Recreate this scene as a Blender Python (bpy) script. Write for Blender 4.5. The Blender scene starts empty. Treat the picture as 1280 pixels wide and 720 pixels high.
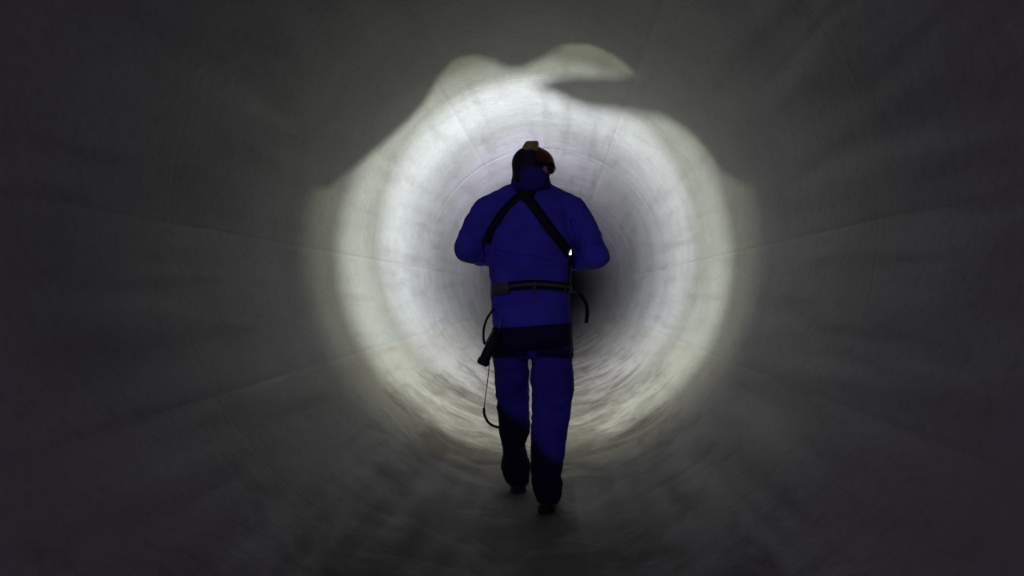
import bpy, bmesh, math, random
from mathutils import Vector, Matrix, noise
from mathutils.bvhtree import BVHTree

S = bpy.context.scene
COL = S.collection
random.seed(4)
rad = math.radians

# ------------------------------------------------------------------ camera
F = 1000.0                                   # focal length in pixels of the 1280 wide frame
CAM = Vector((0.166, 0.0, 1.10))
YAW, PITCH = math.atan(58 / F), math.atan(6 / F)
cd = bpy.data.cameras.new('camera')
cam = bpy.data.objects.new('camera', cd)
COL.objects.link(cam)
cd.sensor_width = 36.0
cd.lens = 36.0 * F / 1280.0
cd.clip_start, cd.clip_end = 0.02, 200
CROT = Matrix.Rotation(YAW, 3, 'Z') @ Matrix.Rotation(PITCH, 3, 'X') @ Matrix.Rotation(rad(90), 3, 'X')
cam.matrix_world = Matrix.Translation(CAM) @ CROT.to_4x4()
S.camera = cam

S.view_settings.view_transform = 'Standard'
S.view_settings.look = 'None'
S.view_settings.exposure = 0.0
S.view_settings.gamma = 1.0
S.view_settings.use_curve_mapping = False

# ------------------------------------------------------------------ world and lights
w = bpy.data.worlds.new('world'); S.world = w
w.use_nodes = True
w.node_tree.nodes['Background'].inputs[0].default_value = (0.004, 0.003, 0.008, 1)
w.node_tree.nodes['Background'].inputs[1].default_value = 0.3

R = 1.38                                     # pipe radius
LAMP = Vector((0.021, 4.335, 1.862))         # light of the headlamp
HEAD_TURN = -2.0
def spot(name, loc, direction, power, cone, blend, color, radius):
    l = bpy.data.lights.new(name, 'SPOT')
    l.energy, l.spot_size, l.spot_blend, l.color = power, rad(cone), blend, color
    l.shadow_soft_size = radius
    o = bpy.data.objects.new(name, l); COL.objects.link(o)
    o.location = loc
    o.rotation_euler = Vector(direction).to_track_quat('-Z', 'Y').to_euler()
    return o
def hdir(tilt): return (math.sin(rad(HEAD_TURN)), math.cos(rad(tilt)), math.sin(rad(tilt)))
# one reflector lamp: wide spill, beam, hot spot
spot('headlamp_spill', LAMP, hdir(-10), 82.0, 152.0, 1.0, (0.97, 1.0, 0.72), 0.0012)
spot('headlamp_beam', LAMP, hdir(-12), 740.0, 102.0, 1.0, (0.92, 1.0, 0.92), 0.0012)
spot('headlamp_inner', LAMP, hdir(-2), 3400.0, 62.0, 1.0, (0.85, 0.89, 1.0), 0.0012)
spot('headlamp_hot', LAMP, (-0.035, math.cos(rad(2.5)), math.sin(rad(2.5))), 8500.0, 24.0, 1.0, (0.76, 0.70, 1.0), 0.0012)
# weak light carried by whoever films from behind
spot('camera_light', (-0.50, 0.30, 2.05), (0.135, 1, -0.185), 31.0, 50.0, 1.0, (0.62, 0.54, 1.0), 0.03)
spot('camera_flood', (-0.25, -0.7, 1.40), (0.28, 1, 0.24), 21.0, 165.0, 0.7, (0.70, 0.50, 1.0), 0.05)  # added fill to lift the near walls, mostly the right one

# ------------------------------------------------------------------ helpers
def P(px, py, y):
    """the point at tunnel distance y seen at pixel (px, py)"""
    d = CROT @ Vector(((px - 640) / F, (360 - py) / F, -1))
    return CAM + d * ((y - CAM.y) / d.y)

class MB:
    def __init__(self): self.v, self.f = [], []
    def add(self, v, f):
        b = len(self.v); self.v += [Vector(p) for p in v]; self.f += [tuple(i + b for i in q) for q in f]
        return self
    def loft(self, rings, cap=True, closed=False):
        n = len(rings[0]); v = [p for r in rings for p in r]; f = []
        m = len(rings)
        for i in range(m if closed else m - 1):
            a, b = i * n, ((i + 1) % m) * n
            for j in range(n):
                k = (j + 1) % n
                f.append((a + j, a + k, b + k, b + j))
        if cap and not closed:
            f.append(tuple(reversed(range(n)))); f.append(tuple(range((m - 1) * n, m * n)))
        return self.add(v, f)
    def ellipsoid(self, c, r, rot=None, nu=28, nv=18):
        c = Vector(c); rings = []
        for i in range(1, nv):
            t = math.pi * i / nv - math.pi / 2
            ring = []
            for j in range(nu):
                a = 2 * math.pi * j / nu
                p = Vector((r[0] * math.cos(t) * math.cos(a), r[1] * math.cos(t) * math.sin(a), r[2] * math.sin(t)))
                ring.append(c + (rot @ p if rot else p))
            rings.append(ring)
        return self.loft(rings)
    def tube(self, pts, radii, n=20, round_ends=True, squash=None, up=None):
        pts = [Vector(p) for p in pts]
        if not isinstance(radii, (list, tuple)): radii = [radii] * len(pts)
        rings = []; m = len(pts)
        t0 = (pts[1] - pts[0]).normalized()
        ref = Vector(up) if up else (Vector((0, 0, 1)) if abs(t0.z) < 0.9 else Vector((0, 1, 0)))
        u = (ref - t0 * ref.dot(t0)).normalized()
        for i, p in enumerate(pts):
            t = (pts[min(i + 1, m - 1)] - pts[max(i - 1, 0)]).normalized()
            u = (u - t * u.dot(t)).normalized(); s = t.cross(u)
            r = radii[i]; ru, rs = (r if isinstance(r, (tuple, list)) else (r, r))
            def ring(off, k):
                return [p + t * off + u * (ru * k * math.cos(2 * math.pi * j / n)) + s * (rs * k * math.sin(2 * math.pi * j / n)) for j in range(n)]
            q = min(ru, rs)
            if i == 0 and round_ends:
                for ang in (80, 60, 40, 20): rings.append(ring(-q * math.sin(rad(ang)), math.cos(rad(ang))))
            rings.append(ring(0, 1))
            if i == m - 1 and round_ends:
                for ang in (20, 40, 60, 80): rings.append(ring(q * math.sin(rad(ang)), math.cos(rad(ang))))
        return self.loft(rings)
    def box(self, c, size, rot=None, bevel=0.0):
        c = Vector(c); bm = bmesh.new()
        bmesh.ops.create_cube(bm, size=1)
        for v in bm.verts: v.co = Vector((v.co.x * size[0], v.co.y * size[1], v.co.z * size[2]))
        if bevel: bmesh.ops.bevel(bm, geom=list(bm.edges), offset=bevel, segments=3, affect='EDGES', profile=0.5)
        bm.verts.index_update()
        v = [c + (rot @ x.co if rot else x.co) for x in bm.verts]
        f = [tuple(x.index for x in q.verts) for q in bm.faces]
        bm.free()
        return self.add(v, f)

def catmull(pts, k=6):
    pts = [Vector(p) for p in pts]; out = []
    q = [2 * pts[0] - pts[1]] + pts + [2 * pts[-1] - pts[-2]]
    for i in range(1, len(q) - 2):
        for s in range(k):
            t = s / k
            out.append(0.5 * (2 * q[i] + (q[i + 1] - q[i - 1]) * t + (2 * q[i - 1] - 5 * q[i] + 4 * q[i + 1] - q[i + 2]) * t * t
                              + (3 * q[i] - q[i - 1] - 3 * q[i + 1] + q[i + 2]) * t ** 3))
    return out + [pts[-1]]

def fuse(mb, voxel, smooth=6):
    """one continuous skin around overlapping shapes"""
    me = bpy.data.meshes.new('tmp'); me.from_pydata(mb.v, [], mb.f)
    bm = bmesh.new(); bm.from_mesh(me); bmesh.ops.recalc_face_normals(bm, faces=bm.faces); bm.to_mesh(me); bm.free()
    o = bpy.data.objects.new('tmp', me); COL.objects.link(o)
    m = o.modifiers.new('r', 'REMESH'); m.mode = 'VOXEL'; m.voxel_size = voxel
    if smooth:
        s = o.modifiers.new('s', 'SMOOTH'); s.factor = 0.5; s.iterations = smooth
    dg = bpy.context.evaluated_depsgraph_get(); dg.update()
    ev = o.evaluated_get(dg); e = ev.to_mesh()
    out = MB(); out.add([v.co.copy() for v in e.vertices], [tuple(p.vertices) for p in e.polygons])
    ev.to_mesh_clear()
    bpy.data.objects.remove(o); bpy.data.meshes.remove(me)
    return out

def normals(mb):
    n = [Vector() for _ in mb.v]
    for f in mb.f:
        a, b, c = mb.v[f[0]], mb.v[f[1]], mb.v[f[2]]
        k = (b - a).cross(c - a)
        for i in f: n[i] += k
    return [x.normalized() if x.length else x for x in n]

def displace(mb, fn):
    n = normals(mb)
    mb.v = [p + n[i] * fn(p, n[i]) for i, p in enumerate(mb.v)]
    return mb

def build(name, mb, mat, parent=None, loc=None, flat=False, fix=True):
    base = root_loc(parent) if parent else (Vector(loc) if loc is not None else Vector())
    me = bpy.data.meshes.new(name)
    me.from_pydata([p - base for p in mb.v], [], mb.f)
    if fix:
        bm = bmesh.new(); bm.from_mesh(me); bmesh.ops.recalc_face_normals(bm, faces=bm.faces); bm.to_mesh(me); bm.free()
    if not flat:
        for p in me.polygons: p.use_smooth = True
    me.materials.append(mat)
    o = bpy.data.objects.new(name, me); COL.objects.link(o)
    if parent: o.parent = parent
    else: o.location = base
    return o
def root_loc(o):
    while o.parent: o = o.parent
    return o.location.copy()
def tag(o, label, cat, group=None):
    o['label'] = label; o['category'] = cat
    if group: o['group'] = group
    return o

# ------------------------------------------------------------------ materials
def new_mat(name):
    m = bpy.data.materials.new(name); m.use_nodes = True
    nt = m.node_tree; b = nt.nodes['Principled BSDF']
    return m, nt, b
def noise_node(nt, scale, detail=6, rough=0.55, stretch=None, dist=0.0):
    tc = nt.nodes.new('ShaderNodeTexCoord')
    mp = nt.nodes.new('ShaderNodeMapping')
    if stretch: mp.inputs['Scale'].default_value = stretch
    n = nt.nodes.new('ShaderNodeTexNoise')
    n.inputs['Scale'].default_value = scale; n.inputs['Detail'].default_value = detail
    n.inputs['Roughness'].default_value = rough; n.inputs['Distortion'].default_value = dist
    nt.links.new(tc.outputs['Object'], mp.inputs['Vector']); nt.links.new(mp.outputs['Vector'], n.inputs['Vector'])
    return n.outputs['Fac']
def ramp(nt, fac, stops):
    r = nt.nodes.new('ShaderNodeValToRGB')
    el = r.color_ramp.elements
    while len(el) < len(stops): el.new(0.5)
    for e, (p, c) in zip(el, stops): e.position = p; e.color = (*c, 1) if len(c) == 3 else c
    nt.links.new(fac, r.inputs['Fac'])
    return r.outputs['Color']
def mix(nt, fac, a, b, mode='MIX'):
    m = nt.nodes.new('ShaderNodeMix'); m.data_type = 'RGBA'; m.blend_type = mode
    for s, v in ((m.inputs[0], fac), (m.inputs[6], a), (m.inputs[7], b)):
        if hasattr(v, 'links'): nt.links.new(v, s)
        else: s.default_value = v if not isinstance(v, tuple) or len(v) == 4 else (*v, 1)
    return m.outputs[2]
def math_node(nt, op, a, b=0.0, c=0.0):
    m = nt.nodes.new('ShaderNodeMath'); m.operation = op
    for s, v in zip(m.inputs, (a, b, c)):
        if hasattr(v, 'links'): nt.links.new(v, s)
        else: s.default_value = v
    return m.outputs[0]
def bump(nt, b, height, strength, dist=0.01):
    k = nt.nodes.new('ShaderNodeBump'); k.inputs['Strength'].default_value = strength; k.inputs['Distance'].default_value = dist
    nt.links.new(height, k.inputs['Height']); nt.links.new(k.outputs['Normal'], b.inputs['Normal'])

def concrete(name, tone, muddy):
    m, nt, b = new_mat(name)
    big = noise_node(nt, 1.3, 5, 0.6, dist=0.4)
    streak = noise_node(nt, 3.0, 5, 0.6, (3.0, 0.22, 3.0))
    fine = noise_node(nt, 26, 8, 0.65)
    c1 = ramp(nt, big, [(0.3, tuple(t * 0.86 for t in tone)), (0.55, tone), (0.75, tuple(min(1, t * 1.08) for t in tone))])
    c2 = ramp(nt, streak, [(0.32, (0.90, 0.895, 0.88)), (0.5, (1, 1, 1))])
    c3 = ramp(nt, fine, [(0.30, (0.82, 0.81, 0.79)), (0.52, (1, 1, 1))])
    col = mix(nt, 1.0, mix(nt, 1.0, c1, c2, 'MULTIPLY'), c3, 'MULTIPLY')
    h = math_node(nt, 'ADD', math_node(nt, 'MULTIPLY', fine, 0.5), math_node(nt, 'MULTIPLY', big, 1.2))
    if muddy:
        tc = nt.nodes.new('ShaderNodeTexCoord'); sx = nt.nodes.new('ShaderNodeSeparateXYZ')
        nt.links.new(tc.outputs['Object'], sx.inputs[0])
        patch = noise_node(nt, 2.6, 7, 0.68, dist=0.6)
        # silt lies deepest along the invert and thins out up the sides
        low = math_node(nt, 'MULTIPLY', sx.outputs['Z'], -1.05)
        fac = math_node(nt, 'ADD', math_node(nt, 'MULTIPLY', patch, 1.5), low)
        k = ramp(nt, fac, [(0.34, (0, 0, 0)), (0.74, (1, 1, 1))])
        grit = noise_node(nt, 9, 8, 0.7)
        mud = ramp(nt, grit, [(0.3, (0.090, 0.076, 0.066)), (0.6, (0.128, 0.109, 0.090))])
        col = mix(nt, k, col, mud)
    nt.links.new(col, b.inputs['Base Color'])
    rg = ramp(nt, streak, [(0.3, (0.5,) * 3), (0.7, (0.78,) * 3)])
    nt.links.new(rg, b.inputs['Roughness'])
    bump(nt, b, h, 0.45, 0.012)
    return m

def cloth(name, col, var=0.25, rough=0.85, weave=420, dark_below=None):
    m, nt, b = new_mat(name)
    n = noise_node(nt, 7, 5, 0.6)
    c = ramp(nt, n, [(0.3, tuple(x * (1 - var) for x in col)), (0.7, tuple(x * (1 + var) for x in col))])
    if dark_below:
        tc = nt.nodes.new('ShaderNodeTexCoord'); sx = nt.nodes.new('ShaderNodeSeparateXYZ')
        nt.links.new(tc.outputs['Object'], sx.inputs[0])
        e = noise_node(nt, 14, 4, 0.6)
        # darker below the line, which sits higher on the left leg
        line = math_node(nt, 'ADD', sx.outputs['Z'], math_node(nt, 'MULTIPLY', sx.outputs['X'], dark_below[0]))
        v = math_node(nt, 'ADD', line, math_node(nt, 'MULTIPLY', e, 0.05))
        k = ramp(nt, v, [(dark_below[1] - 0.03, (1, 1, 1)), (dark_below[1] + 0.03, (0, 0, 0))])
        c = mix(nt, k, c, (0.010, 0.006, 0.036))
    nt.links.new(c, b.inputs['Base Color'])
    b.inputs['Roughness'].default_value = rough
    b.inputs['Specular IOR Level'].default_value = 0.25
    wv = noise_node(nt, weave, 2, 0.5)
    bump(nt, b, wv, 0.15, 0.001)
    return m
def plain(name, col, rough=0.5, metal=0.0, var=0.15, spec=0.4):
    m, nt, b = new_mat(name)
    n = noise_node(nt, 40, 4, 0.6)
    nt.links.new(ramp(nt, n, [(0.3, tuple(x * (1 - var) for x in col)), (0.7, tuple(min(1, x * (1 + var)) for x in col))]), b.inputs['Base Color'])
    b.inputs['Roughness'].default_value = rough; b.inputs['Metallic'].default_value = metal
    b.inputs['Specular IOR Level'].default_value = spec
    return m
def glow(name, col, strength):
    m, nt, b = new_mat(name)
    b.inputs['Base Color'].default_value = (*col, 1)
    b.inputs['Emission Color'].default_value = (*col, 1); b.inputs['Emission Strength'].default_value = strength
    return m

M = {
    'wall': concrete('concrete_wall', (0.325, 0.325, 0.315), False),
    'floor': concrete('silty_concrete', (0.325, 0.312, 0.29), True),
    'jacket': cloth('blue_jacket_cloth', (0.075, 0.068, 0.62)),
    'trousers': cloth('blue_trouser_cloth', (0.050, 0.042, 0.42), dark_below=(0.79, 0.40)),
    'collar': cloth('navy_collar_cloth', (0.034, 0.024, 0.24)),
    'webbing': cloth('black_webbing', (0.014, 0.011, 0.018), rough=0.7, weave=300),
    'padnavy': cloth('navy_black_pad', (0.013, 0.009, 0.050), rough=0.8, weave=300),
    'webgrey': cloth('grey_webbing', (0.10, 0.10, 0.10), rough=0.7, weave=300),
    'skin': plain('skin', (0.52, 0.33, 0.24), 0.5, var=0.08),
    'hair': plain('dark_hair', (0.022, 0.017, 0.015), 0.6),
    'red': plain('red_helmet_shell', (0.15, 0.012, 0.014), 0.35),
    'dark': plain('black_rubber', (0.012, 0.011, 0.013), 0.55),
    'cover': plain('dark_helmet_cover', (0.014, 0.012, 0.018), 0.7),
    'yellow': plain('yellow_lamp_plastic', (0.42, 0.36, 0.06), 0.45),
    'metal': plain('dull_grey_metal', (0.22, 0.22, 0.21), 0.4, 0.9),
    'boot': plain('dark_brown_boot_leather', (0.020, 0.013, 0.009), 0.55),
    'sole': plain('boot_sole_rubber', (0.014, 0.012, 0.011), 0.7),
    'glass': plain('tinted_goggle_lens', (0.10, 0.13, 0.16), 0.1, spec=0.7),
    'iris': plain('brown_iris', (0.06, 0.03, 0.015), 0.15),
    'eye': plain('eye_white', (0.75, 0.73, 0.70), 0.2),
    'lens': glow('lit_lamp_lens', (0.93, 1.0, 0.9), 6.0),
    'led': glow('lit_blue_diode', (0.30, 0.48, 1.0), 5.0),
    'wire': plain('pale_cord', (0.16, 0.16, 0.145), 0.6),
}

_g = M['glass'].node_tree.nodes['Principled BSDF']; _g.inputs['Transmission Weight'].default_value = 0.7; _g.inputs['IOR'].default_value = 1.2

# ------------------------------------------------------------------ the tunnel
SEAMS = (0, 60, 120, 180, 210, 330)                   # degrees round the pipe, 0 = right
JOINTS = [6.16 + 3.05 * k for k in range(-3, 12)]
CEN = Vector((0, 0, R))
def ys():
    y, out = -7.0, []
    while y < 320:
        out.append(y)
        y += 0.045 if 2.0 < y < 9 else (0.09 if 0 < y < 14 else (0.3 if y < 40 else (2.0 if y < 80 else 10.0)))
    for j in JOINTS:
        out = [q for q in out if abs(q - j) > 0.014] + [j - 0.009, j - 0.003, j + 0.003, j + 0.009]
    return sorted(out)
YS = ys()
def angles(a0, a1):
    out = [a0 + (a1 - a0) * i / max(1, int((a1 - a0) / 1.4)) for i in range(int((a1 - a0) / 1.4) + 1)]
    for s in SEAMS + (360,):
        for d in (-0.30, -0.10, 0.10, 0.30):
            if a0 - 1e-6 <= s + d <= a1 + 1e-6: out.append(s + d)
    out = sorted(out); res = [out[0]]
    for a in out[1:]:
        if a - res[-1] > 0.05: res.append(a)
    return res
def groove_a(a, y):
    best = min(abs(((a - s + 180) % 360) - 180) for s in SEAMS)
    wob = 0.7 + 0.6 * noise.noise(Vector((y * 1.3, a, 3)))
    return (0.0055 if best < 0.15 else (0.002 if best < 0.35 else 0)) * wob
def groove_y(y, a):
    b = min(abs(y - j) for j in JOINTS)
    return (0.0016 if b < 0.005 else 0) * (0.6 + 0.7 * noise.noise(Vector((a * 0.05, y, 9))))
def shell(name, a0, a1, mat):
    A = angles(a0, a1); mb = MB(); v = []; n = len(A)
    for y in YS:
        for a in A:
            ar = rad(a); d = Vector((math.cos(ar), 0, math.sin(ar)))
            p = d * R + Vector((0, y, 0))
            r = R + groove_a(a, y) + groove_y(y, a)
            r += 0.006 * noise.noise(p * 1.1) + 0.002 * noise.noise(p * 6.0)
            if 212 < a < 328:                            # silt along the invert
                k = math.sin((a - 212) / 116 * math.pi)
                r -= 0.010 * k * max(0, 0.5 + noise.noise(p * 2.3)) + 0.004 * k * noise.noise(p * 11)
            v.append(CEN + d * r + Vector((0, y, 0)))
    f = []
    for i in range(len(YS) - 1):
        for j in range(n - 1):
            f.append((i * n + j, (i + 1) * n + j, (i + 1) * n + j + 1, i * n + j + 1))
    mb.add(v, f)
    o = build(name, mb, mat, fix=False)
    o['kind'] = 'structure'
    return o
shell('floor', 210, 330, M['floor'])
shell('wall_right', 330, 420, M['wall'])
shell('ceiling', 60, 120, M['wall'])
shell('wall_left', 120, 210, M['wall'])
for nm, y, s in (('wall_far', YS[-1], 1), ('wall_back', YS[0], -1)):
    mb = MB(); rings = []
    for yy in (y - 0.02 * s, y + 0.25 * s):
        rings.append([CEN + Vector((math.cos(t) * (R + 0.03), yy, math.sin(t) * (R + 0.03))) for t in [2 * math.pi * k / 96 for k in range(96)]])
    mb.loft(rings); o = build(nm, mb, M['wall'], flat=True); o['kind'] = 'structure'

# ------------------------------------------------------------------ the person
YB = 4.15                                             # distance of the trunk
BASE = Vector((0.02, YB, 0.0))
def W(px, y=YB): return P(px, 366, y).x
def Z(py, y=YB): return P(660, py, y).z

def hring(xl, xr, py, yc, ry, n=40, y=None, power=2.4):
    """horizontal rounded-square ring between two pixel columns"""
    y = y or yc
    a, b = P(xl, py, y), P(xr, py, y); cx, rx = (a.x + b.x) / 2, (b.x - a.x) / 2
    out = []
    for j in range(n):
        t = 2 * math.pi * j / n; c, s = math.cos(t), math.sin(t)
        k = (abs(c) ** power + abs(s) ** power) ** (-1 / power)
        out.append(Vector((cx + rx * k * c, yc + ry * k * s, a.z)))
    return out

# joints, shared by body and clothes
SH_L, SH_R = P(610, 266, 4.17), P(713, 264, 4.17)
EL_L, EL_R = P(584, 311, 4.20), P(744, 319, 4.20)
WR_L, WR_R = Vector((-0.115, 4.475, 1.285)), Vector((0.145, 4.470, 1.270))
HIP_L, HIP_R = P(640, 415, YB), P(690, 415, YB)
KN_L, KN_R = P(641, 505, 4.29), P(692, 492, 4.17)
AN_L, AN_R = P(646, 597, 4.43), P(684, 612, 4.03)
HEAD = P(667, 212, 4.19)
HR = Matrix.Rotation(rad(-36), 3, 'Z') @ Matrix.Rotation(rad(-4), 3, 'X')      # turned a little to the right
def H(x, y, z): return HEAD + HR @ Vector((x, y, z))

def hand_shapes(mb, wrist, side, aim):
    """palm, four curled fingers of unequal length and a thumb; side -1 left, 1 right"""
    f = Vector(aim).normalized()                               # wrist to knuckles
    inn = Vector((-side, 0, 0)); inn = (inn - f * inn.dot(f)).normalized()
    upv = inn.cross(f) if side < 0 else f.cross(inn)
    if upv.z < 0: upv = -upv
    palm_n = inn                                               # palm faces the other hand
    mb.tube([wrist - f * 0.02, wrist + f * 0.03, wrist + f * 0.085], [(0.024, 0.019), (0.036, 0.017), (0.040, 0.014)], up=upv)
    lens = (0.072, 0.080, 0.074, 0.058)
    for i in range(4):
        k = wrist + f * (0.088 - 0.004 * abs(i - 1)) + upv * (0.030 - 0.020 * i)
        L = lens[i]; r = 0.0092 - 0.0006 * i
        c1, c2, c3 = rad(28 + 4 * i), rad(70 + 4 * i), rad(105)
        d = lambda t: f * math.cos(t) + palm_n * math.sin(t)
        p1 = k + d(c1) * L * 0.45; p2 = p1 + d(c2) * L * 0.32; p3 = p2 + d(c3) * L * 0.23
        mb.tube([k - f * 0.012, k, p1, p2, p3], [r * 1.05, r * 1.05, r, r * 0.93, r * 0.82], n=12)
    t0 = wrist + f * 0.022 + upv * 0.026 + palm_n * 0.004
    t1 = t0 + (f * 0.55 + upv * 0.62 + palm_n * 0.45).normalized() * 0.040
    t2 = t1 + (f * 0.80 + upv * 0.25 + palm_n * 0.55).normalized() * 0.030
    t3 = t2 + (f * 0.85 + palm_n * 0.55).normalized() * 0.022
    mb.tube([t0, t1, t2, t3], [0.0135, 0.0115, 0.0105, 0.0088], n=12)

b = MB()
# trunk
b.loft([hring(622, 706, 430, YB + .01, .10), hring(620, 708, 405, YB + .01, .115), hring(622, 705, 365, YB + .01, .095),
        hring(620, 705, 330, YB + .015, .10), hring(615, 711, 295, YB + .02, .115), hring(612, 714, 268, YB + .02, .11),
        hring(628, 700, 250, YB + .025, .08), hring(645, 684, 240, YB + .03, .062)])
b.tube([P(664, 246, 4.175), P(665, 226, 4.185), H(0, -0.01, -0.03)], [0.062, 0.056, 0.058])
for sh, el, wr in ((SH_L, EL_L, WR_L), (SH_R, EL_R, WR_R)):
    b.tube([sh, sh.lerp(el, .5), el], [0.058, 0.050, 0.042]); b.tube([el, el.lerp(wr, .35), wr], [0.042, 0.043, 0.027])
for hp, kn, an in ((HIP_L, KN_L, AN_L), (HIP_R, KN_R, AN_R)):
    b.tube([hp, hp.lerp(kn, .5), kn], [0.088, 0.074, 0.055]); b.tube([kn, kn.lerp(an, .35), an], [0.055, 0.056, 0.038])
    b.tube([an, an + Vector((0, 0.06, -0.045)), an + Vector((0, 0.15, -0.062))], [0.038, 0.034, 0.026])
hand_shapes(b, WR_L, -1, (0.42, 0.75, 0.30)); hand_shapes(b, WR_R, 1, (-0.42, 0.75, 0.30))
# head with a face
b.ellipsoid(H(0, -0.010, 0.025), (0.075, 0.094, 0.098), HR)
b.ellipsoid(H(0, 0.022, -0.035), (0.061, 0.070, 0.078), HR)
b.ellipsoid(H(0, 0.066, -0.088), (0.026, 0.020, 0.018), HR)
for s in (-1, 1):
    b.ellipsoid(H(s * 0.044, 0.056, -0.022), (0.020, 0.018, 0.017), HR)            # cheek
    b.ellipsoid(H(s * 0.032, 0.081, 0.028), (0.024, 0.011, 0.008), HR)             # brow
    b.ellipsoid(H(s * 0.079, -0.004, -0.008), (0.010, 0.019, 0.032), HR @ Matrix.Rotation(rad(-25 * s), 3, 'Z'))  # ear
b.tube([H(0, 0.083, 0.020), H(0, 0.098, -0.005), H(0, 0.106, -0.018)], [0.009, 0.011, 0.013])
for s in (-1, 1): b.ellipsoid(H(s * 0.011, 0.096, -0.022), (0.009, 0.010, 0.008), HR)
b.ellipsoid(H(0, 0.088, -0.049), (0.024, 0.009, 0.0055), HR); b.ellipsoid(H(0, 0.086, -0.059), (0.021, 0.009, 0.0065), HR)
body = fuse(b, 0.0055, 3)
person = build('person', body, M['skin'], loc=BASE)
tag(person, 'person in blue work suit and red helmet walking away down the pipe', 'person')
for s in (-1, 1):
    e = MB().ellipsoid(H(s * 0.032, 0.077, 0.010), (0.0125, 0.0125, 0.0125), HR)
    e = build('eye', e, M['eye'], person)
    build('iris', MB().ellipsoid(H(s * 0.032, 0.0872, 0.010), (0.006, 0.003, 0.006), HR, 16, 10), M['iris'], e)
hair = MB().ellipsoid(H(0, -0.020, 0.022), (0.081, 0.092, 0.098), HR)
hair = fuse(hair, 0.006, 2)
keep = {i for i, p in enumerate(hair.v) if (HR.transposed() @ (p - HEAD)).y < 0.035 - max(0, 0.04 - (HR.transposed() @ (p - HEAD)).z) * 0.55}
hb = MB(); idx = {}
for i in sorted(keep): idx[i] = len(hb.v); hb.v.append(hair.v[i])
hb.f = [tuple(idx[i] for i in q) for q in hair.f if all(i in keep for i in q)]
hb = displace(hb, lambda p, n: 0.003 * noise.noise(p * 70))
build('hair', hb, M['hair'], person)

# jacket --------------------------------------------------------------
j = MB()
j.loft([hring(616, 713.5, 409, YB + .01, .142), hring(615.5, 713, 396, YB + .01, .146), hring(615, 712, 378, YB + .01, .138), hring(616, 711, 364, YB + .01, .128),
        hring(613, 712, 348, YB + .012, .138), hring(610, 713, 325, YB + .015, .145), hring(608, 717, 300, YB + .02, .148),
        hring(608, 718, 272, YB + .02, .142), hring(616, 712, 256, YB + .025, .120), hring(628, 701, 244, YB + .028, .098),
        hring(640, 688, 235, YB + .03, .084), hring(641, 687, 229, YB + .03, .080)])
for sh, el, wr, s in ((SH_L, EL_L, WR_L, -1), (SH_R, EL_R, WR_R, 1)):
    j.tube([sh, sh.lerp(el, .5) + Vector((s * .006, 0, .004)), el], [0.088, 0.082, 0.074])
    j.tube([el, el.lerp(wr, .4), el.lerp(wr, .97)], [0.074, 0.068, 0.047])
    inner = P(664 + s * 22, 246, 4.175)
    j.tube([inner, sh], [0.066, 0.086])
j = fuse(j, 0.0075, 9)
def crease(p, path, width, depth):
    d = min(((p - q).length for q in path))
    return -depth * math.exp(-(d / width) ** 2) + 0.5 * depth * math.exp(-((d - 1.9 * width) / width) ** 2)
JB0 = BVHTree.FromPolygons(j.v, j.f)
def on_jacket(pix):
    out = []
    for q in catmull([Vector((x, y, 0)) for x, y in pix], 8):
        o = P(q.x, q.y, 2.5); hit = JB0.ray_cast(o, (o - CAM).normalized())[0]
        if hit is not None: out.append(hit)
    return out
fold1 = on_jacket([(622, 314), (640, 319), (665, 321), (690, 326)])
fold2 = on_jacket([(607, 323), (606, 308), (610, 292), (617, 276)])
fold3 = on_jacket([(718, 332), (722, 312), (722, 294), (716, 276)])
def jk(p, n):
    d = 0.0065 * noise.noise(Vector((p.x * 9, p.y * 9, p.z * 13))) + 0.004 * noise.noise(Vector((p.x * 24, p.y * 20, p.z * 34)))
    d += 0.005 * math.sin(p.z * 95 + 3 * noise.noise(p * 8)) * math.exp(-((p.z - 1.11) / .07) ** 2)     # gathers at the belt
    for e in (EL_L, EL_R):
        q = (p - e).length
        d += 0.006 * math.sin(q * 120 + 4 * noise.noise(p * 7)) * math.exp(-(q / .11) ** 2)
    if n.y < 0.2 and p.y < YB:
        d += crease(p, fold1, 0.008, 0.017)
    d += crease(p, fold2, 0.012, 0.018) + crease(p, fold3, 0.012, 0.018)
    return d
j = displace(j, jk)
jacket = build('jacket', j, M['jacket'], person)
JB = BVHTree.FromPolygons(j.v, j.f)
# stand-up collar and lowered hood
c = MB()
rings = []
for (xl, xr, py, yc, ry) in ((637, 691, 241, 4.170, .098), (638, 690, 234, 4.172, .096), (639.5, 688, 226, 4.178, .092), (641, 686, 219, 4.182, .088)):
    rings.append(hring(xl, xr, py, yc, ry, power=2.1))
rings = [[Vector((q.x, q.y, q.z - 0.055 * max(0.0, min(1.0, (q.y - 4.185) / 0.07)) * (0.25 + 0.75 * i / 3))) for q in g_] for i, g_ in enumerate(rings)]
inner = [[q + (Vector((W(664), 4.185, q.z)) - q).normalized() * 0.012 for q in r] for r in rings]
c.loft(rings + inner[::-1], closed=True)
c = displace(c, lambda p, n: 0.004 * noise.noise(p * 24))
build('collar', c, M['collar'], jacket)
h_ = MB()
h_.ellipsoid(P(666, 219, 4.080), (0.072, 0.030, 0.050))
h_.ellipsoid(P(663, 231, 4.072), (0.078, 0.034, 0.034))
h_ = displace(fuse(h_, 0.006, 5), lambda p, n: 0.006 * noise.noise(Vector((p.x * 22, p.y * 20, p.z * 45))))
build('rolled_hood', h_, M['collar'], jacket)
for el, wr in ((EL_L, WR_L), (EL_R, WR_R)):
    k = MB().tube([el.lerp(wr, .90), el.lerp(wr, 1.0)], [0.058, 0.056], round_ends=False)
    build('cuff', displace(k, lambda p, n: 0.002 * noise.noise(p * 60)), M['collar'], jacket)

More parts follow.
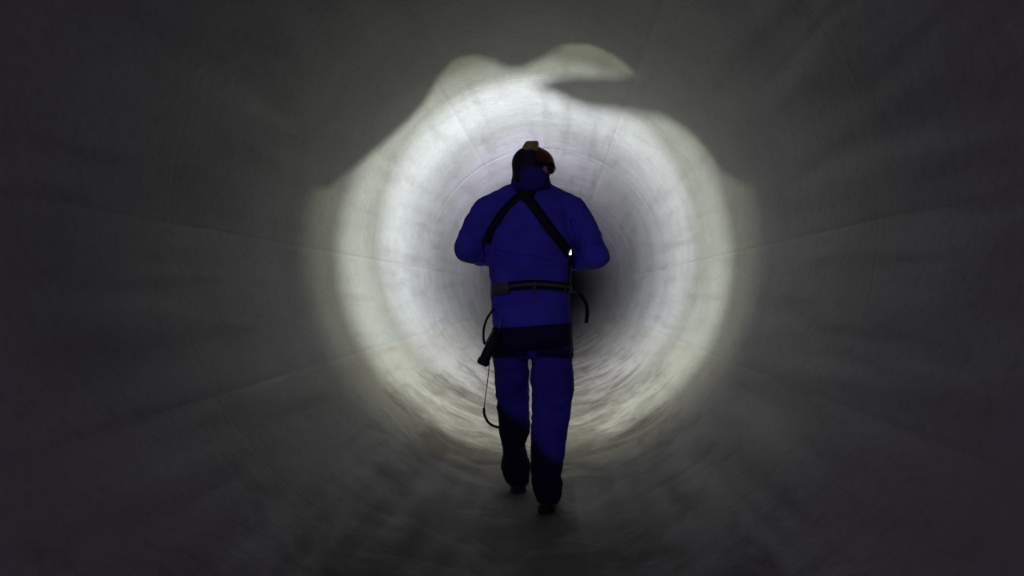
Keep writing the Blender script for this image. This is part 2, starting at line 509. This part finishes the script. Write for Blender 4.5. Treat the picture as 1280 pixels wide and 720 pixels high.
# trousers ------------------------------------------------------------
def leg_rings(rows):
    return [hring(xl, xr, py, y, ry, power=2.15) for (py, xl, xr, y, ry) in rows]
t = MB()
t.loft([hring(618, 710, 385, YB + .01, .110), hring(617, 712, 405, YB + .005, .130), hring(617, 713.5, 425, YB, .140), hring(618, 714, 440, YB + .005, .125), hring(622, 711, 447, YB + .01, .095)])
t.loft(leg_rings([(412, 618, 664, 4.15, .120), (432, 617, 662, 4.16, .118), (455, 617.5, 660.5, 4.19, .108), (475, 618.5, 661.5, 4.23, .100), (490, 620, 661, 4.27, .092),
                  (505, 621, 661, 4.30, .088), (520, 622.5, 662, 4.32, .086), (540, 624.5, 662.5, 4.34, .086), (555, 627, 656, 4.37, .084), (568, 629, 659, 4.39, .088),
                  (582, 626, 663, 4.41, .096), (594, 629, 662.5, 4.42, .090), (603, 633, 661, 4.43, .080)]))
t.loft(leg_rings([(412, 664, 712, 4.15, .120), (432, 664, 713.5, 4.15, .118), (455, 664.5, 715.5, 4.15, .108), (475, 662.5, 718, 4.155, .102), (487, 664.5, 718, 4.16, .096),
                  (510, 665, 713.5, 4.14, .088), (530, 664, 711, 4.11, .086), (555, 663, 707, 4.08, .084), (580, 663, 704, 4.05, .084), (594, 664, 700.5, 4.04, .080),
                  (603, 665, 703, 4.03, .084), (618, 668.5, 702, 4.03, .078), (626, 671, 699, 4.03, .072)]))
t = fuse(t, 0.0055, 6)
def tr(p, n):
    d = 0.004 * noise.noise(Vector((p.x * 10, p.y * 10, p.z * 14))) + 0.0025 * noise.noise(Vector((p.x * 30, p.y * 30, p.z * 40)))
    amp = 0.0055 * (math.exp(-((p.z - .52) / .08) ** 2) + 1.1 * math.exp(-((p.z - .17) / .08) ** 2) + .7 * math.exp(-((p.z - .80) / .06) ** 2))
    return d + amp * math.sin(p.z * 85 + 30 * math.sin(p.x * 9 + p.y * 11) * .35 + 7 * noise.noise(p * 7)) * (0.6 + 0.9 * noise.noise(p * 13))
t = displace(t, tr)
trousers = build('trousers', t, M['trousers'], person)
TB = BVHTree.FromPolygons(t.v, t.f)

# boots ---------------------------------------------------------------
def floor_z(x): return R - math.sqrt(R * R - x * x) - 0.004
def boot(an, yaw, heel_y, px):
    x = px; z0 = floor_z(x) + 0.002
    rt = Matrix.Rotation(rad(yaw), 3, 'Z')
    o = Vector((x, heel_y, z0))
    def q(a, bb, cc): return o + rt @ Vector((a, bb, cc))
    def outline(yy):                                            # half width of the sole along its length
        t_ = yy / 0.30
        return 0.039 * (max(0.0, 1 - ((t_ - .13) / .15) ** 2 if t_ < .13 else 1)) ** .5 * (1 - .14 * math.exp(-((t_ - .38) / .16) ** 2)) * (1 + .22 * math.exp(-((t_ - .70) / .2) ** 2)) * (max(0.0, 1 - ((t_ - .72) / .28) ** 2) ** .5 if t_ > .72 else 1)
    steps = [0.002 + 0.296 * i / 30 for i in range(31)]
    u = MB(); rings = []
    for yy in steps:
        hw = max(outline(yy), 0.006)
        top = 0.135 if yy < 0.10 else 0.135 - (yy - 0.10) / 0.06 * 0.045 if yy < 0.16 else 0.090 - (yy - .16) / .13 * 0.042
        ring = []
        for k in range(24):
            a = 2 * math.pi * k / 24; s, c_ = math.sin(a), math.cos(a)
            ring.append(q(hw * math.copysign(abs(c_) ** .8, c_), yy, 0.022 + (top - 0.022) * (0.5 + 0.5 * s)))
        rings.append(ring)
    u.loft(rings)
    u.tube([q(0, 0.052, 0.08), an + Vector((0, 0.01, 0.10))], [(0.046, 0.050), (0.050, 0.056)])
    u = fuse(u, 0.005, 4)
    bo = build('boot', displace(u, lambda p, n: 0.0015 * noise.noise(p * 45)), M['boot'], person)
    s_ = MB()
    left = [q(-outline(y) - .004, y, 0) for y in steps]; right = [q(outline(y) + .004, y, 0) for y in steps]
    loop = left + right[::-1]
    s_.loft([loop, [p + Vector((0, 0, 0.028)) for p in loop]])
    build('sole', s_, M['sole'], bo, flat=True)
    return bo
boot(AN_L, 3, 4.36, P(648, 600, 4.38).x)
boot(AN_R, -4, 3.965, P(682.5, 640, 3.98).x)

# helmet --------------------------------------------------------------
HS = HEAD + HR @ Vector((0, 0.0, 0.030))
def dome(rx, ry, rz, z0, n=44, m=16, thick=0.006):
    outer = []; 
    for i in range(m + 1):
        t_ = math.pi / 2 * i / m * 0.985
        outer.append([HS + HR @ Vector((rx * math.cos(t_) * math.cos(a), ry * math.cos(t_) * math.sin(a), z0 + rz * math.sin(t_))) for a in [2 * math.pi * k / n for k in range(n)]])
    inn = [[HS + (p - HS) * 0.93 for p in r] for r in outer]
    mb = MB(); mb.loft(outer[::-1] + inn, cap=True)
    return mb
hel = dome(0.102, 0.126, 0.094, -0.004)
helmet = build('helmet', hel, M['red'], person)
# brim, rear cover and shell ribs
br = MB(); ring_o, ring_i, ring_o2, ring_i2 = [], [], [], []
for k in range(56):
    a = 2 * math.pi * k / 56
    ext = 1.02 + 0.10 * max(0, math.sin(a)) ** 2
    for lst, kx, dz in ((ring_o, ext, -0.016), (ring_o2, ext, -0.010), (ring_i2, 0.97, 0.006), (ring_i, 0.97, -0.002)):
        lst.append(HS + HR @ Vector((0.102 * kx * math.cos(a), 0.126 * kx * math.sin(a), dz)))
br.loft([ring_i, ring_o, ring_o2, ring_i2], closed=True)
build('brim', br, M['cover'], helmet)
cv = MB(); rings = []
for i in range(12):                                              # cap over the back of the shell, hanging down as a neck flap
    t_ = rad(66 - 66 * i / 6) if i <= 6 else 0.0
    dz = 0.0 if i <= 6 else -0.125 * (i - 6) / 5
    kk = 1.0 - 0.10 * max(0, i - 6) / 5
    rings.append([HS + HR @ Vector((0.1055 * kk * math.cos(t_) * math.cos(a), 0.1295 * kk * math.cos(t_) * math.sin(a), 0.0975 * math.sin(t_) - .004 + dz)) for a in [rad(168 + 152 * k / 22) for k in range(23)]])
inn = [[HS + (p - HS) * 0.965 for p in r] for r in rings]
v, f = [p for r in rings for p in r] + [p for r in inn for p in r], []
n = 23; off = n * 12
for i in range(11):
    for k in range(22):
        a_ = i * n + k
        f += [(a_, a_ + 1, a_ + n + 1, a_ + n), (off + a_, off + a_ + n, off + a_ + n + 1, off + a_ + 1)]
for i in range(11):
    for k in (0, 22):
        a_ = i * n + k; f.append((a_, a_ + n, off + a_ + n, off + a_))
for k in range(22):
    for i in (0, 11):
        a_ = i * n + k; f.append((a_, a_ + 1, off + a_ + 1, off + a_))
cv.add(v, f)
build('rear_cover', cv, M['cover'], helmet)
for s in (-1, 1):
    st = MB().tube([H(s * 0.094, 0.0, 0.022), H(s * 0.088, 0.008, -0.03), H(s * 0.068, 0.035, -0.080), H(s * 0.02, 0.068, -0.112)], [(0.009, 0.002)] * 4, n=10)
    build('chin_strap', st, M['webbing'], helmet)
# headlamp on the crown: housing, lens and an added mask that cuts the beam
LX, LY, LZ = LAMP
def bevelled(mb, off):
    bm = bmesh.new(); me = bpy.data.meshes.new('tmp'); me.from_pydata(mb.v, [], mb.f); bm.from_mesh(me)
    bmesh.ops.bevel(bm, geom=list(bm.edges), offset=off, segments=2, affect='EDGES'); bm.verts.index_update()
    out = MB().add([x.co.copy() for x in bm.verts], [tuple(x.index for x in q.verts) for q in bm.faces]); bm.free()
    return out
hl = MB()
prof = [(-0.036, -0.024), (0.036, -0.024), (0.040, 0.008), (0.034, 0.022), (-0.034, 0.022), (-0.040, 0.008)]
hl.loft([[Vector((LX + x * k, y, LZ + z * k - .001)) for x, z in prof] for y, k in ((LY - 0.060, .8), (LY - 0.050, 1.0), (LY - 0.014, 1.0), (LY - 0.008, .94))])
build('headlamp', bevelled(hl, .004), M['dark'], helmet)
yb = 4.135
c0 = P(664.5, 184.0, yb)
prof = [(-0.030, -0.030), (0.030, -0.030), (0.038, 0.022), (0.030, 0.0275), (-0.026, 0.0265), (-0.0455, 0.000)]
hb2 = MB(); hb2.loft([[c0 + Vector((x * k, dy, z * k)) for x, z in prof] for dy, k in ((-.040, .93), (-.034, 1.0), (.034, 1.0), (.040, .93))])
build('battery_box', bevelled(hb2, .004), M['yellow'], helmet)['label'] = 'yellow battery box on the crown'
ln = MB(); ln.loft([[Vector((LX + r_ * math.cos(a), y, LZ - .004 + r_ * math.sin(a))) for a in [2 * math.pi * k / 28 for k in range(28)]] for y, r_ in ((LY - .012, .017), (LY - .005, .017), (LY - .003, .013))])
build('lamp_lens', ln, M['lens'], helmet)
bk = MB().box((LX + .004, LY - .078, LZ - .042), (0.045, 0.10, 0.062), None, 0.006)
build('lamp_bracket', bk, M['dark'], helmet)

def on_pipe(px, py):
    d = CROT @ Vector(((px - 640) / F, (360 - py) / F, -1))
    o = CAM - CEN
    A_, B_, C_ = d.x ** 2 + d.z ** 2, 2 * (o.x * d.x + o.z * d.z), o.x ** 2 + o.z ** 2 - R * R
    return CAM + d * ((-B_ + math.sqrt(B_ * B_ - 4 * A_ * C_)) / (2 * A_))
MASK_D = 0.024
def on_mask(px, py):
    d = on_pipe(px, py) - LAMP
    return (d.x * MASK_D / max(d.y, 0.25), d.z * MASK_D / max(d.y, 0.25))
edge = [(-0.0495, -0.004)] + [on_mask(*q) for q in ((420, 225), (450, 200), (480, 175), (510, 148), (532, 122), (548, 92), (566, 72), (590, 66), (612, 72), (630, 82), (650, 83), (668, 75), (684, 66), (702, 54), (735, 52), (768, 66), (796, 90))]
tongue = ([on_mask(*q) for q in ((668, 106), (690, 98), (716, 95), (745, 96), (770, 96), (796, 93))] + [(0.021, 0.026), (0.046, 0.026), (0.046, -0.003)]
          + [on_mask(*q) for q in ((905, 215), (890, 190), (866, 163), (830, 143), (800, 139), (765, 136), (735, 133), (712, 124), (692, 113))])
0 and print('SHADE', [(round(a, 4), round(c_, 4)) for a, c_ in edge], [(round(a, 4), round(c_, 4)) for a, c_ in tongue])
TOP = 0.026
sh = MB()
def plate(poly):
    a = [Vector((LX + x, LY + MASK_D, LZ + z)) for x, z in poly]
    sh.loft([a, [p + Vector((0, 0.0012, 0)) for p in a]])
plate([(max(-0.05, min(.05, x)), min(z, TOP)) for x, z in edge] + [(0.046, TOP), (-0.049, TOP)])
plate([(max(-0.05, min(.05, x)), min(z, TOP)) for x, z in tongue])
for sx, zl in ((-0.050, -0.004), (0.047, -0.003)):
    sh.box((LX + sx, LY + MASK_D / 2 - .006, LZ + (TOP + zl) / 2), (0.002, MASK_D + .014, TOP - zl))
sh.box((LX - .002, LY + MASK_D / 2 - .006, LZ + TOP + .0005), (0.096, MASK_D + .014, 0.002))
build('lamp_shade', sh, M['dark'], helmet, flat=True)  # added blocker, outline shaped to cast the dark patches overhead

# goggles --------------------------------------------------------------
g = MB()
arc = [H(0.108 * math.sin(a), 0.104 * math.cos(a) + .004, 0.012) for a in [rad(-72 + 144 * k / 20) for k in range(21)]]
g.tube(arc, [(0.021, 0.006)] * 21, n=14, up=(0, 0, 1))
goggles = build('goggles', g, M['glass'], person)
for s in (-1, 1):
    b_ = MB().tube([H(s * 0.094, 0.040, 0.014), H(s * 0.101, 0.0, 0.018), H(s * 0.092, -0.05, 0.016)], [(0.010, 0.003)] * 3, n=10)
    build('goggle_arm', b_, M['dark'], goggles)

# ------------------------------------------------------------------ harness on the suit
def ribbon(pts, nrm, width, thick):
    mb = MB(); rings = []; m = len(pts)
    for i, p in enumerate(pts):
        t_ = (pts[min(i + 1, m - 1)] - pts[max(i - 1, 0)]).normalized()
        n = nrm[i]; s = t_.cross(n).normalized()
        w_ = width[i] if isinstance(width, list) else width
        rings.append([p + s * w_ / 2 + n * thick, p - s * w_ / 2 + n * thick, p - s * w_ / 2 - n * thick, p + s * w_ / 2 - n * thick])
    return mb, rings
def smooth_list(v, k=2):
    for _ in range(k):
        v = [(v[max(0, i - 1)] + v[i] * 2 + v[min(len(v) - 1, i + 1)]) / 4 for i in range(len(v))]
    return v
def back_strap(pix, width, bvh, lift=0.007, thick=0.0025):
    path = catmull([Vector((x, y, 0)) for x, y in pix], 6)
    pts, nr = [], []
    for q in path:
        o = P(q.x, q.y, 2.5); d = (o - CAM).normalized()
        hit, n, _, _ = bvh.ray_cast(o, d)
        if hit is None: continue
        if n.dot(d) > 0: n = -n
        pts.append(hit + n * lift); nr.append(n)
    pts = smooth_list(pts, 3); nr = [x.normalized() for x in smooth_list(nr, 4)]
    mb, rings = ribbon(pts, nr, width, thick); mb.loft(rings)
    return mb
def wrap(cx, cy, zf, bvh, width, a0=0, a1=360, lift=0.006, thick=0.003, n=72, limit=0.4):
    pts, nr = [], []
    full = a1 - a0 >= 360
    for k in range(n if full else n + 1):
        a = rad(a0 + (a1 - a0) * k / n); d = Vector((math.cos(a), math.sin(a), 0))
        o = Vector((cx, cy, zf(a)))
        hit, nn, _, _ = bvh.ray_cast(o + d * 0.5, -d) if limit is None else bvh.ray_cast(o, d, limit)
        if hit is None: continue
        pts.append(hit + d * lift); nr.append(d)
    if not full: pts = smooth_list(pts, 2)
    mb, rings = ribbon(pts, nr, width, thick)
    mb.loft(rings, closed=full, cap=not full)
    return mb
def belt_z(a):                                                   # rides up over the small of the back
    s = -math.sin(a)
    return 1.112 + 0.030 * max(0, s) + 0.006 * math.cos(a)
BX, BY = W(663.5), YB + .01
harness = build('harness', wrap(BX, BY, belt_z, JB, 0.046, lift=0.007, n=96), M['webbing'], person)
harness['label'] = 'black webbing harness'
build('belt_webbing', wrap(BX, BY, belt_z, JB, 0.014, 188, 352, lift=0.0115, thick=0.0015, n=60), M['webgrey'], harness)
build('belt_pad', wrap(BX, BY, lambda a: belt_z(a) - .004, JB, 0.058, 184, 232, lift=0.0125, thick=0.0035, n=24), M['webgrey'], harness)
def tab(px, py, w_, h, mat, name, parent, bvh=JB, lift=0.016):
    o = P(px, py, 2.5); d = (o - CAM).normalized(); hit, n, _, _ = bvh.ray_cast(o, d)
    if n.dot(d) > 0: n = -n
    rt = n.to_track_quat('-Y', 'Z').to_matrix()
    return build(name, MB().box(hit + n * lift, (w_, 0.007, h), rt, 0.0022), mat, parent)
tab(667.5, 359, 0.013, 0.072, M['webgrey'], 'belt_keeper', harness)
tab(704, 361, 0.012, 0.034, M['webgrey'], 'belt_keeper', harness)
build('shoulder_strap', back_strap([(652, 243), (644, 250), (632, 262), (621, 277), (613, 292), (610, 304)], 0.042, JB), M['webbing'], harness)
build('shoulder_strap', back_strap([(650, 243), (662, 252), (674, 268), (688, 287), (701, 304), (714, 323)], 0.054, JB), M['webbing'], harness)
build('strap_junction', back_strap([(658, 240), (656.5, 246), (655, 252)], [0.100] * 4 + [0.085] * 4 + [0.06] * 8, JB, lift=0.011, thick=0.004), M['webbing'], harness)
build('side_strap', back_strap([(713, 320), (711.5, 334), (710.5, 348), (709.5, 360)], 0.030, JB), M['webbing'], harness)
build('seat_pad', wrap(W(665), YB, lambda a: 0.872 + 0.014 * math.cos(a), TB, 0.122, lift=0.005, thick=0.003), M['padnavy'], harness)  # dark band: harness pad plus the jacket hem's shadow in its colour
for cxp, yy in ((640, 4.165), (690, 4.15)):
    build('leg_strap', wrap(W(cxp), yy, lambda a: 0.800 + (0.012 if cxp < 660 else -0.012) * math.cos(a), TB, 0.046, lift=0.005, n=48, limit=0.16), M['padnavy'], harness)
def loop_tube(pix, r, squash=None):
    pts = catmull([P(x, y, d) for x, y, d in pix], 7)
    return MB().tube(pts, [r] * len(pts), n=12, up=(0, 1, 0))
build('gear_loop', loop_tube([(617, 386, 4.08), (609, 398, 4.07), (605, 410, 4.07), (604.5, 421, 4.07), (606.5, 430, 4.07), (613, 420, 4.07), (618, 410, 4.06)], (0.011, 0.006)), M['webbing'], harness)
build('hanging_strap', loop_tube([(711, 363, 4.10), (719, 365, 4.11), (727, 370, 4.12), (732.5, 380, 4.12), (734, 391, 4.12), (733, 402, 4.12)], (0.014, 0.010)), M['webbing'], harness)
build('strap_ring', loop_tube([(711, 364.5, 4.075), (716, 364, 4.09), (721, 366, 4.10)], 0.0045), M['metal'], harness)

build('side_tether', loop_tube([(713, 390, 4.08), (715, 402, 4.08), (714.5, 420, 4.07), (716, 438, 4.06)], 0.0045), M['webgrey'], harness)
build('side_tether', loop_tube([(616, 447, 4.10), (618.5, 462, 4.12), (619.5, 480, 4.15), (621, 494, 4.19)], 0.003), M['webgrey'], harness)

# ------------------------------------------------------------------ things carried
hold = MB()
a, b_ = P(622.5, 413, 4.00), P(603, 455, 3.985)
dirn = (b_ - a)
hold.tube([a, a + dirn * .35, a + dirn * .38, a + dirn * .85, a + dirn * .87, b_], [0.022, 0.024, 0.027, 0.027, 0.031, 0.031], n=24, round_ends=False)
holder = build('tube_holder', displace(hold, lambda p, n: 0), M['dark'], loc=b_, flat=False)
tag(holder, 'black tube-shaped tool holder slanting out from the left hip of the walking person', 'tool holder')
cap = MB().tube([b_ - dirn.normalized() * .004, b_ + dirn.normalized() * .006], [0.028, 0.024], n=24, round_ends=False)
build('end_cap', cap, M['sole'], holder)
build('clip', MB().tube([a + Vector((.004, .01, .0)), a + Vector((.012, .012, .035)), a + Vector((.02, .03, .06))], [(0.010, 0.003)] * 3, n=10), M['metal'], holder)

pts = catmull([P(x, y, d) for x, y, d in ((612, 447, 4.03), (611, 462, 4.04), (609, 480, 4.05), (606.5, 498, 4.06), (605, 512, 4.07))], 6)
cord = build('cord', MB().tube(pts, 0.0024, n=10), M['wire'], loc=pts[-1])
tag(cord, 'thin cord hanging beside the left thigh with a thick black curved end', 'cord')
pts = catmull([P(x, y, d) for x, y, d in ((605, 511, 4.07), (605.5, 518, 4.08), (609, 526, 4.10), (615, 531.5, 4.13), (624, 534.5, 4.20))], 6)
build('cord_sleeve', MB().tube(pts, 0.0068, n=14), M['dark'], cord)

q = P(712, 316, 3.98); hit, n, _, _ = JB.ray_cast(P(707, 315, 2.5), (P(707, 315, 2.5) - CAM).normalized())
if n.y > 0: n = -n
q = hit + n * 0.022
rt = n.to_track_quat('-Y', 'Z').to_matrix()
cl = build('clip_light', MB().box(q, (0.030, 0.020, 0.046), rt, 0.005), M['dark'], loc=q)
tag(cl, 'small clip-on light glowing blue on the right end of the diagonal back strap', 'light')
e = q + n * 0.0105
tri = [(-0.009, -0.012), (0.009, -0.012), (0.002, 0.017)]
mb = MB(); mb.loft([[e + rt @ Vector((x, 0.001, z)) for x, z in tri], [e + rt @ Vector((x * .8, -0.003, z * .8)) for x, z in tri]])
build('glowing_window', mb, M['led'], cl, flat=True)
build('diode', MB().ellipsoid(e + rt @ Vector((-.004, -.003, -.006)), (0.0055, 0.003, 0.0055), rt, 16, 10), glow('white_diode', (0.75, 0.9, 1.0), 9.0), cl)
